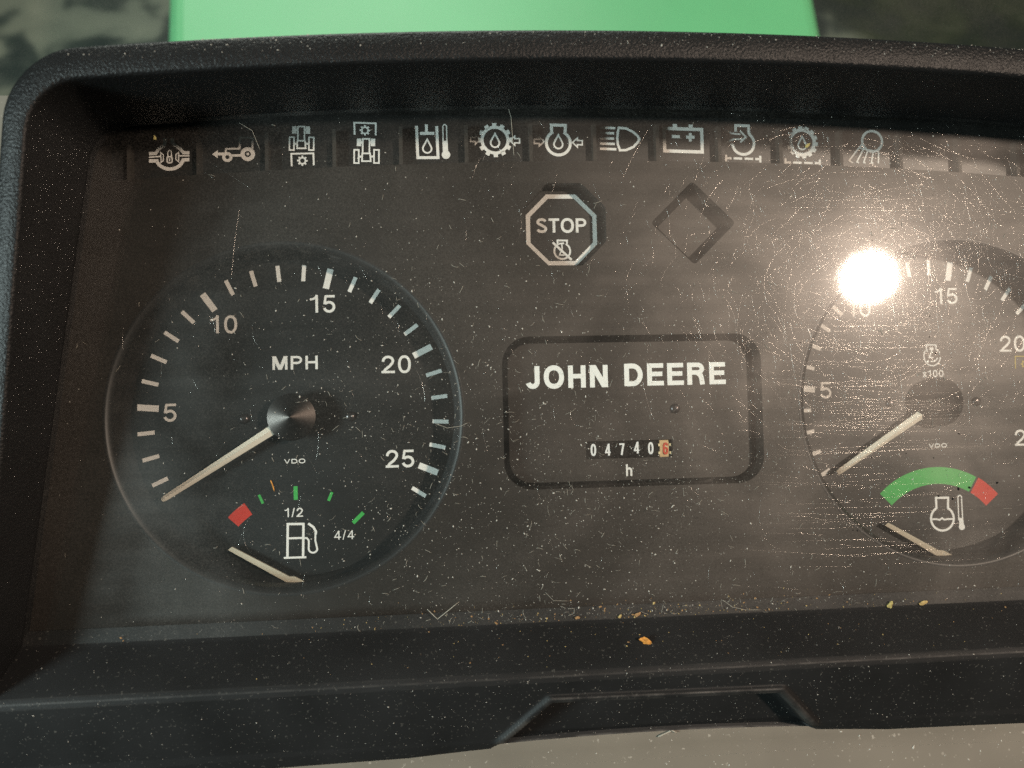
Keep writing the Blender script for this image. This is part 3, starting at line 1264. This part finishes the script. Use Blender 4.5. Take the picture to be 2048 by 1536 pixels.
I.rect(302, 820, 335, 840)
I.build('engine_speed_symbol', ta, 105.0 - GX, 7.2 - GY, z=ZP)
I = Ico(0, 0, 1)
I.st([(0, 4.2), (0, 0), (7, 0), (7, 4.2)], .32)
I.gear(3.5, 2.6, .95, .35, 8, 1.5, .42)
I.build('shaft_speed_symbol', ta, 134.7 - GX, 6.3 - GY, 'yellow', z=ZP)
a = MB()
a.lathe([(8.0, -11.9), (8.0, -8.3), (7.6, -7.9), (0.01, -7.8)], 64)
a.build('needle_hub', M['well'], ta, smooth=False)
needle('needle', ta, (68.8 - GX, -31.0 - GY), (-4.2, -2.6), 3.0, 1.8, -8.9, m='needle')
for sx in (-15.1, 15.2):
    screw(ta, sx, -.2, DZ, radians(-25))
tg = empty('temperature_gauge', cluster, (GX, GY, 0))
mb = MB()
mb.poly(sector(22.6, 28.2, 60.2, 135))
mb.build('normal_band', M['green'], tg, (0, 0, ZP))
mb = MB()
mb.poly(sector(22.6, 28.4, 40.8, 58.6))
mb.build('hot_band', M['red'], tg, (0, 0, ZP))
I = Ico(855, 750, .0285)
engine(I, 855, 805, 140, 26, 242, 75)
I.st([(730, 812), (790, 812), (820, 822), (850, 800), (880, 820), (915, 812), (985, 812)], 20)
I.build('coolant_symbol', tg, 106.4 - GX, -45.9 - GY, z=ZP)
I = Ico(1085, 745, .0285)
I.st([(1052, 830), (1046, 560)] + arc(1068, 556, 22, 18, 180, 360, 8) + [(1100, 830)], 14)
I.po([(1055, 800), (1105, 800), (1115, 890), (1055, 890)])
I.disc(1088, 905, 38)
I.build('thermometer_symbol', tg, 113.1 - GX, -45.9 - GY, z=ZP)
small_needle(tg, 0).name = 'temperature_needle'

# ------------------------------------------------------------------ wear and dirt on the cover
rnd = random.Random(7)
ZG = 9.0
mb = MB()


def in_glass(x, y):
    return left_x(y) + 3 < x < -left_x(y) - 3 and -69 < y < top_y(x, 81)


def scratch(x, y, ang, L, curve, r):
    pts = []
    m_ = max(4, int(L / 2.5))
    px, py, aa = x, y, ang
    for i in range(m_ + 1):
        if not in_glass(px, py):
            break
        pts.append((px, py, ZG + .012))
        px += cos(aa) * L / m_
        py += sin(aa) * L / m_
        aa += curve / m_
    if len(pts) > 2:
        tp = [0.35] + [1] * (len(pts) - 2) + [.35]
        mb.tube(pts, r, 6, tp)


for i in range(3300):
    if rnd.random() < .9:
        x, y = rnd.gauss(80, 36), rnd.gauss(30, 30)
    else:
        x, y = rnd.uniform(-165, 165), rnd.uniform(-69, 80)
    if not in_glass(x, y) or x > 165:
        continue
    scratch(x, y, rnd.uniform(0, 2 * pi), rnd.choice((4, 6, 8, 10, 14, 20)) * rnd.uniform(.7, 1.3), rnd.gauss(0, 1.25), rnd.uniform(.014, .046))
for i in range(300):
    x, y = rnd.uniform(20, 130), rnd.gauss(-5, 32)
    if in_glass(x, y):
        scratch(x, y, rnd.gauss(-.02, .05), rnd.uniform(8, 55), rnd.gauss(0, .03), rnd.uniform(.014, .034))
for x, y, L in ((-30, -24.6, 150), (-95, -24.2, 70), (30, -23.4, 80), (-5, -2.0, 60), (55, 8, 70), (58, 15, 60), (60, -14, 60)):
    scratch(x, y, .012, L, .01, .04)
mb.build('scratches', M['scratch'], glass, smooth=True)['kind'] = 'stuff'


def ledge_z(y):
    for (a, b) in zip(prof, prof[1:]):
        if b[0] <= y <= a[0]:
            return a[1] + (b[1] - a[1]) * (a[0] - y) / (a[0] - b[0])
    return 12


def speck(mb, x, y, z, r):
    k = rnd.randint(4, 6)
    a0 = rnd.uniform(0, 6.28)
    st_ = rnd.uniform(1, 2.0)
    o = rnd.uniform(0, 3.14)
    pts = []
    for i in range(k):
        a = a0 + 2 * pi * i / k
        rr = r * rnd.uniform(.6, 1.2)
        u, v = rr * cos(a) * st_, rr * sin(a)
        pts.append((x + u * cos(o) - v * sin(o), y + u * sin(o) + v * cos(o), z))
    pts.append((x, y, z + r * .8))
    mb.add(pts, [(i, (i + 1) % k, k) for i in range(k)])


def dust_density(x, y):
    """more dust low in the middle of the cover"""
    d = .10
    d += .85 * math.exp(-((x + 15) / 62) ** 2 - ((y + 28) / 42) ** 2)
    d += .45 * math.exp(-((x + 60) / 40) ** 2 - ((y + 5) / 45) ** 2)
    d += .6 * math.exp(-((x - 5) / 70) ** 2 - ((y + 66) / 9) ** 2)
    d += .18 * math.exp(-((x - 80) / 70) ** 2)
    if x < -120:
        d *= .35
    if y > 62:
        d *= .35
    return d


mb = MB()
cnt = 0
while cnt < 7000:
    x, y = rnd.uniform(-170, 150), rnd.uniform(-69, 80)
    if in_glass(x, y) and rnd.random() < dust_density(x, y):
        r = .058 * math.exp(rnd.gauss(0, .62))
        speck(mb, x, y, ZG + .02, min(r, .22))
        cnt += 1
for i in range(2300):                                     # dust on ledge and front face
    x, y = rnd.uniform(-185, 140), rnd.uniform(-104, -70.5)
    if rnd.random() < .35 + .65 * math.exp(-((x - 5) / 80) ** 2):
        zz = ledge_z(y)
        if notch_d(x, y) > .4:
            zz -= 5.5 if notch_d(x, y) > 1.2 else 99
        speck(mb, x, y, zz + .02, min(.042 * math.exp(rnd.gauss(0, .6)), .17))
for i in range(2600):                                     # dust along the outer top edge, laid thick to draw its rim light
    x = rnd.uniform(-118, 150)
    k_ = rnd.random()
    speck(mb, x, top_y(x, 89.2 + .9 * k_), mouth_z(-1.5 - 1.6 * k_)(x, 86), min(.06 * math.exp(rnd.gauss(0, .5)), .3))
for i in range(700):                                      # dust on the top lip
    x = rnd.uniform(-150, 140)
    y = top_y(x, 85.5) + rnd.uniform(-3, 3)
    speck(mb, x, y, mouth_z(-.5)(x, y) + .0, min(.06 * math.exp(rnd.gauss(0, .5)), .22))
tag(mb.build('dust', M['dust']), 'pale dust specks lying on the black cover and its lower ledge', 'dust', kind='stuff')

mb = MB()


def fibre(mb, x, y, z, L, ang, curve, r, lift=.15):
    m_ = 7
    pts, px, py, aa = [], x, y, ang
    for i in range(m_ + 1):
        pts.append((px, py, z + r + lift * sin(pi * i / m_)))
        px += cos(aa) * L / m_
        py += sin(aa) * L / m_
        aa += curve / m_
    mb.tube(pts, r, 5, [.5] + [1] * (m_ - 1) + [.4])


cnt = 0
while cnt < 620:
    x, y = rnd.uniform(-165, 145), rnd.uniform(-69, 78)
    if in_glass(x, y) and rnd.random() < dust_density(x, y):
        fibre(mb, x, y, ZG, abs(rnd.gauss(.9, .7)) + .35, rnd.uniform(0, 6.28), rnd.gauss(0, .7), rnd.uniform(.025, .06))
        cnt += 1
for i in range(55):
    x, y = rnd.uniform(-75, 70), rnd.gauss(-66, 2.5)
    if -69.3 < y:
        fibre(mb, x, y, ZG, abs(rnd.gauss(.9, .7)) + .3, rnd.uniform(0, 6.28), rnd.gauss(0, .8), rnd.uniform(.02, .05))
tag(mb.build('lint', M['fibre'], smooth=True), 'short pale lint fibres scattered over the scratched cover', 'lint', kind='stuff')

for nm, m_, k_, lb in (('chaff', 'husk', 120, 'fine brown chaff crumbs gathered along the lower cover seam'), ('chaff', 'straw', 110, 'fine tan chaff crumbs gathered along the lower cover seam')):
    mb = MB()
    for i in range(k_):
        x, y = rnd.gauss(5, 52), -69.4 + abs(rnd.gauss(0, 2.2))
        if abs(x) < 150:
            speck(mb, x, y, ZG + .02, min(.11 * math.exp(rnd.gauss(0, .5)), .35))
    for i in range(k_ // 3):
        x, y = rnd.gauss(10, 55), rnd.uniform(-79, -70.5)
        if abs(x) < 150:
            speck(mb, x, y, ledge_z(y) + .02, min(.1 * math.exp(rnd.gauss(0, .5)), .3))
    tag(mb.build(nm, M[m_]), lb, 'chaff', kind='stuff')

mb = MB()
for i in range(260):
    x, y = rnd.gauss(95, 28), rnd.gauss(-5, 38)
    if in_glass(x, y) and x < 150:
        speck(mb, x, y, ZG + .02, min(.07 * math.exp(rnd.gauss(0, .5)), .3))
for x, y in ((97.5, -35), (110, -33.6), (91, -37), (101, -34.8), (95.5, -38)):
    speck(mb, x, y, ZG + .02, .4)
tag(mb.build('grime', M['pit']), 'black grime specks stuck on the cover over the right dial', 'grime', kind='stuff')


# ------------------------------------------------------------------ single bits of debris, each a thing
def flake(name, label, cat, x, y, z, L, wd, ang, m, group=None, wob=.25, thick=.25):
    k = 14
    a = MB()
    top, bot = [], []
    for i in range(k):
        t = 2 * pi * i / k
        f = 1 + rnd.uniform(-wob, wob)
        top.append((L / 2 * cos(t) * f, wd / 2 * sin(t) * f * (1.15 - .4 * cos(t)), thick * (1 + .8 * rnd.random())))
        bot.append((top[-1][0] * .9, top[-1][1] * .9, 0.0))
    vs = top + bot + [(0, 0, thick * 2.2)]
    a.add(vs, [(i, (i + 1) % k, 2 * k) for i in range(k)] + [(i, k + i, k + (i + 1) % k, (i + 1) % k) for i in range(k)] + [tuple(range(k, 2 * k))[::-1]])
    o = a.build(name, M[m], None, (x, y, z + .03), ang)
    return tag(o, label, cat, group)


def strand(name, label, cat, pts, r, m, group=None):
    x0, y0, z0 = pts[0]
    a = MB()
    q = []
    for (p0, p1) in zip(pts, pts[1:]):
        for i in range(4):
            q.append([p0[j] + (p1[j] - p0[j]) * i / 4 for j in range(3)])
    q.append(pts[-1])
    a.tube([(p[0] - x0, p[1] - y0, p[2] - z0) for p in q], r, 6, [.6] + [1] * (len(q) - 2) + [.5])
    o = a.build(name, M[m], None, (x0, y0, z0), 0, True)
    return tag(o, label, cat, group)


G = 'plant bits fallen on the dash'
z = ledge_z(-74.6)
o = flake('leaf_fragment', 'crumpled orange leaf fragment on the ledge below the cover', 'leaf fragment', -2.0, -74.8, z + .1, 5.2, 1.6, radians(-34), 'leaf', G, .3, .35)
flake('seed_husk', 'pale yellow seed husk with a fine stalk at the cover edge, left of the other', 'seed husk', 74.2, -69.0, ZG, 2.6, 1.2, radians(50), 'yellow_bit', G)
flake('seed_husk', 'slim amber seed husk with a thin tail at the lower right cover edge', 'seed husk', 84.6, -69.0, ZG, 2.9, 1.0, radians(18), 'straw', G)
flake('chaff_flake', 'brown husk flake by a straw sliver at the cover edge above the leaf fragment', 'chaff', -3.2, -68.4, ZG, 1.9, .8, .5, 'husk', G)
flake('chaff_flake', 'yellow chaff flake just left of the brown husk on the cover edge', 'chaff', -8.4, -68.8, ZG, 1.3, .7, 1.0, 'straw', G)
flake('chaff_flake', 'reddish brown chaff crumb under the curled hair at the cover edge', 'chaff', -20.9, -68.6, ZG, 1.6, .7, .1, 'husk', G)
flake('chaff_flake', 'yellow green chaff flake lying over the gear filter symbol', 'chaff', 53.6, 70.6, ZG, 2.2, .7, .7, 'yellow_bit', G)
flake('chaff_flake', 'yellow crumb on the cover above the differential lock symbol', 'chaff', -138.4, 71.6, ZG, 1.4, .6, 1.9, 'yellow_bit', G)
strand('straw_splinter', 'short orange straw splinter on the cover above the fuel marks', 'straw', [(-107.6, -26.1, ZG + .15), (-107.0, -27.6, ZG + .2), (-106.6, -29.3, ZG + .15)], .16, 'leaf')
strand('straw_splinter', 'forked pale straw lying in a v at the bottom of the cover', 'straw', [(-64.3, -64.2, ZG + .1), (-61.4, -67.2, ZG + .15), (-55.1, -62.5, ZG + .2)], .11, 'fibre')
strand('hair', 'curled pale hair at the cover edge above the red chaff', 'hair', [(-30.1, -60.9, ZG + .1), (-27.8, -63.4, ZG + .2), (-23.4, -63.7, ZG + .1)], .05, 'fibre')
strand('hair', 'hooked pale hair below the curled hair at the cover edge', 'hair', [(-23.5, -66.0, ZG + .1), (-21.8, -65.8, ZG + .2), (-21.9, -67.3, ZG + .2), (-23.7, -67.9, ZG + .1)], .05, 'fibre')
strand('hair', 'long curved hair lying at the lower cover edge right of centre', 'hair', [(22.2, -65.2, ZG + .1), (25.5, -67.6, ZG + .2), (29.3, -68.6, ZG + .2), (34.1, -68.8, ZG + .1)], .06, 'fibre')
strand('thread', 'pale upright thread hanging over the gear oil symbol', 'thread', [(-37.6, 81.0, ZG + .1), (-36.9, 78.5, ZG + .15), (-36.5, 70.2, ZG + .15), (-36.3, 67.0, ZG + .1)], .07, 'fibre')
strand('thread', 'fine curved thread beside the pulling tractor symbol', 'thread', [(-115.2, 76.2, ZG + .1), (-111.5, 73.9, ZG + .2), (-109.4, 68.4, ZG + .1)], .045, 'fibre')
strand('thread', 'fine arched thread across the right rim of the speedometer', 'thread', [(-61.0, -11.2, ZG + .1), (-57.6, -12.6, ZG + .2), (-53.6, -12.2, ZG + .2), (-51.4, -11.2, ZG + .1)], .06, 'fibre')

# ------------------------------------------------------------------ dashboard around the cluster
dash = empty('dashboard', None, (0, -115, 0))
tag(dash, 'dusty beige plastic dashboard moulding below and behind the black cluster', 'dashboard')
cp = [(-92, -18), (-103, -15.5), (-110, -13.5), (-113.5, -12.3), (-115.5, -11.0), (-118, -9.6), (-122, -8.0), (-145, -2)]
mb = MB()
xs2 = [-220 + 5 * i for i in range(89)]
for y, zz in cp:
    for x in xs2:
        mb.v.append((x, y - .00012 * x * x + 115, zz))
for j in range(len(cp) - 1):
    for i in range(len(xs2) - 1):
        mb.f.append((j * len(xs2) + i, (j + 1) * len(xs2) + i, (j + 1) * len(xs2) + i + 1, j * len(xs2) + i + 1))
        mb.mi.append(0)
mb.build('lower_panel', M['console'], dash, smooth=True)
mb = MB()
mb.box(-290, -150, 40 + 115, 104 + 115, -42, -40)
mb.build('cowl', M['console'], dash)
mb = MB()
mb.box(150, 290, 40 + 115, 84 + 115, -42, -40)
mb.build('cowl', M['console'], dash)
mb = MB()
for i in range(260):
    x, y = rnd.uniform(-150, 130), rnd.uniform(-128, -108)
    zz = -12.0
    for (a_, b_) in zip(cp, cp[1:]):
        yy = y + .00012 * x * x
        if b_[0] <= yy <= a_[0]:
            zz = a_[1] + (b_[1] - a_[1]) * (a_[0] - yy) / (a_[0] - b_[0])
    speck(mb, x, y, zz + .02, min(.13 * math.exp(rnd.gauss(0, .5)), .4))
tag(mb.build('dust', M['dust']), 'pale crumbs of dust on the beige dashboard below the cluster', 'dust', kind='stuff')
strand('straw_splinter', 'kinked pale straw splinter on the beige dashboard below the notch', 'straw', [(7.5, -113.4, -11.6), (11.8, -112.1, -12.0), (10.2, -110.8, -12.4), (13.6, -112.6, -11.8)], .28, 'fibre')

# ------------------------------------------------------------------ outside: hood, floor, windscreen
def world_box(name, pts_top, z0, z1, m, bev=0):
    a = MB()
    n0 = len(pts_top)
    a.add([(x, y, z1) for x, y in pts_top] + [(x, y, z0) for x, y in pts_top],
          [tuple(range(n0)), tuple(range(n0, 2 * n0))[::-1]] + [(i, n0 + i, n0 + (i + 1) % n0, (i + 1) % n0) for i in range(n0)])
    me = a.mesh(name, m)
    o = bpy.data.objects.new(name, me)
    col.objects.link(o)
    if bev:
        md = o.modifiers.new('edge', 'BEVEL')
        md.width = bev * S
        md.segments = 4
        md.limit_method = 'ANGLE'
    return o


hood = world_box('engine_hood', [(-246, 300), (230, 300), (430, 1500), (-440, 1500)], -320, -150, M['paint_green'], 14)
tag(hood, 'pale green painted tractor engine hood seen beyond the top of the cluster', 'engine hood')
mb = MB()
mb.poly([(-6000, -3000), (6000, -3000), (6000, 9000), (-6000, 9000)], -1000)
g = bpy.data.objects.new('ground', mb.mesh('ground', M['ground']))
col.objects.link(g)
g['kind'] = 'structure'
mb = MB()
mb.box(-420, 420, 60, 240, -62, -58)
tag(mb.build('windscreen', M['pane']), 'dusty windscreen glass rising behind the black cluster hood', 'windscreen')
strand('straw_splinter', 'blurred tan straw stuck on the windscreen right of the green hood', 'straw', [(72.5, 129, -57), (70.5, 121, -57), (68.6, 113, -57)], .9, 'straw')
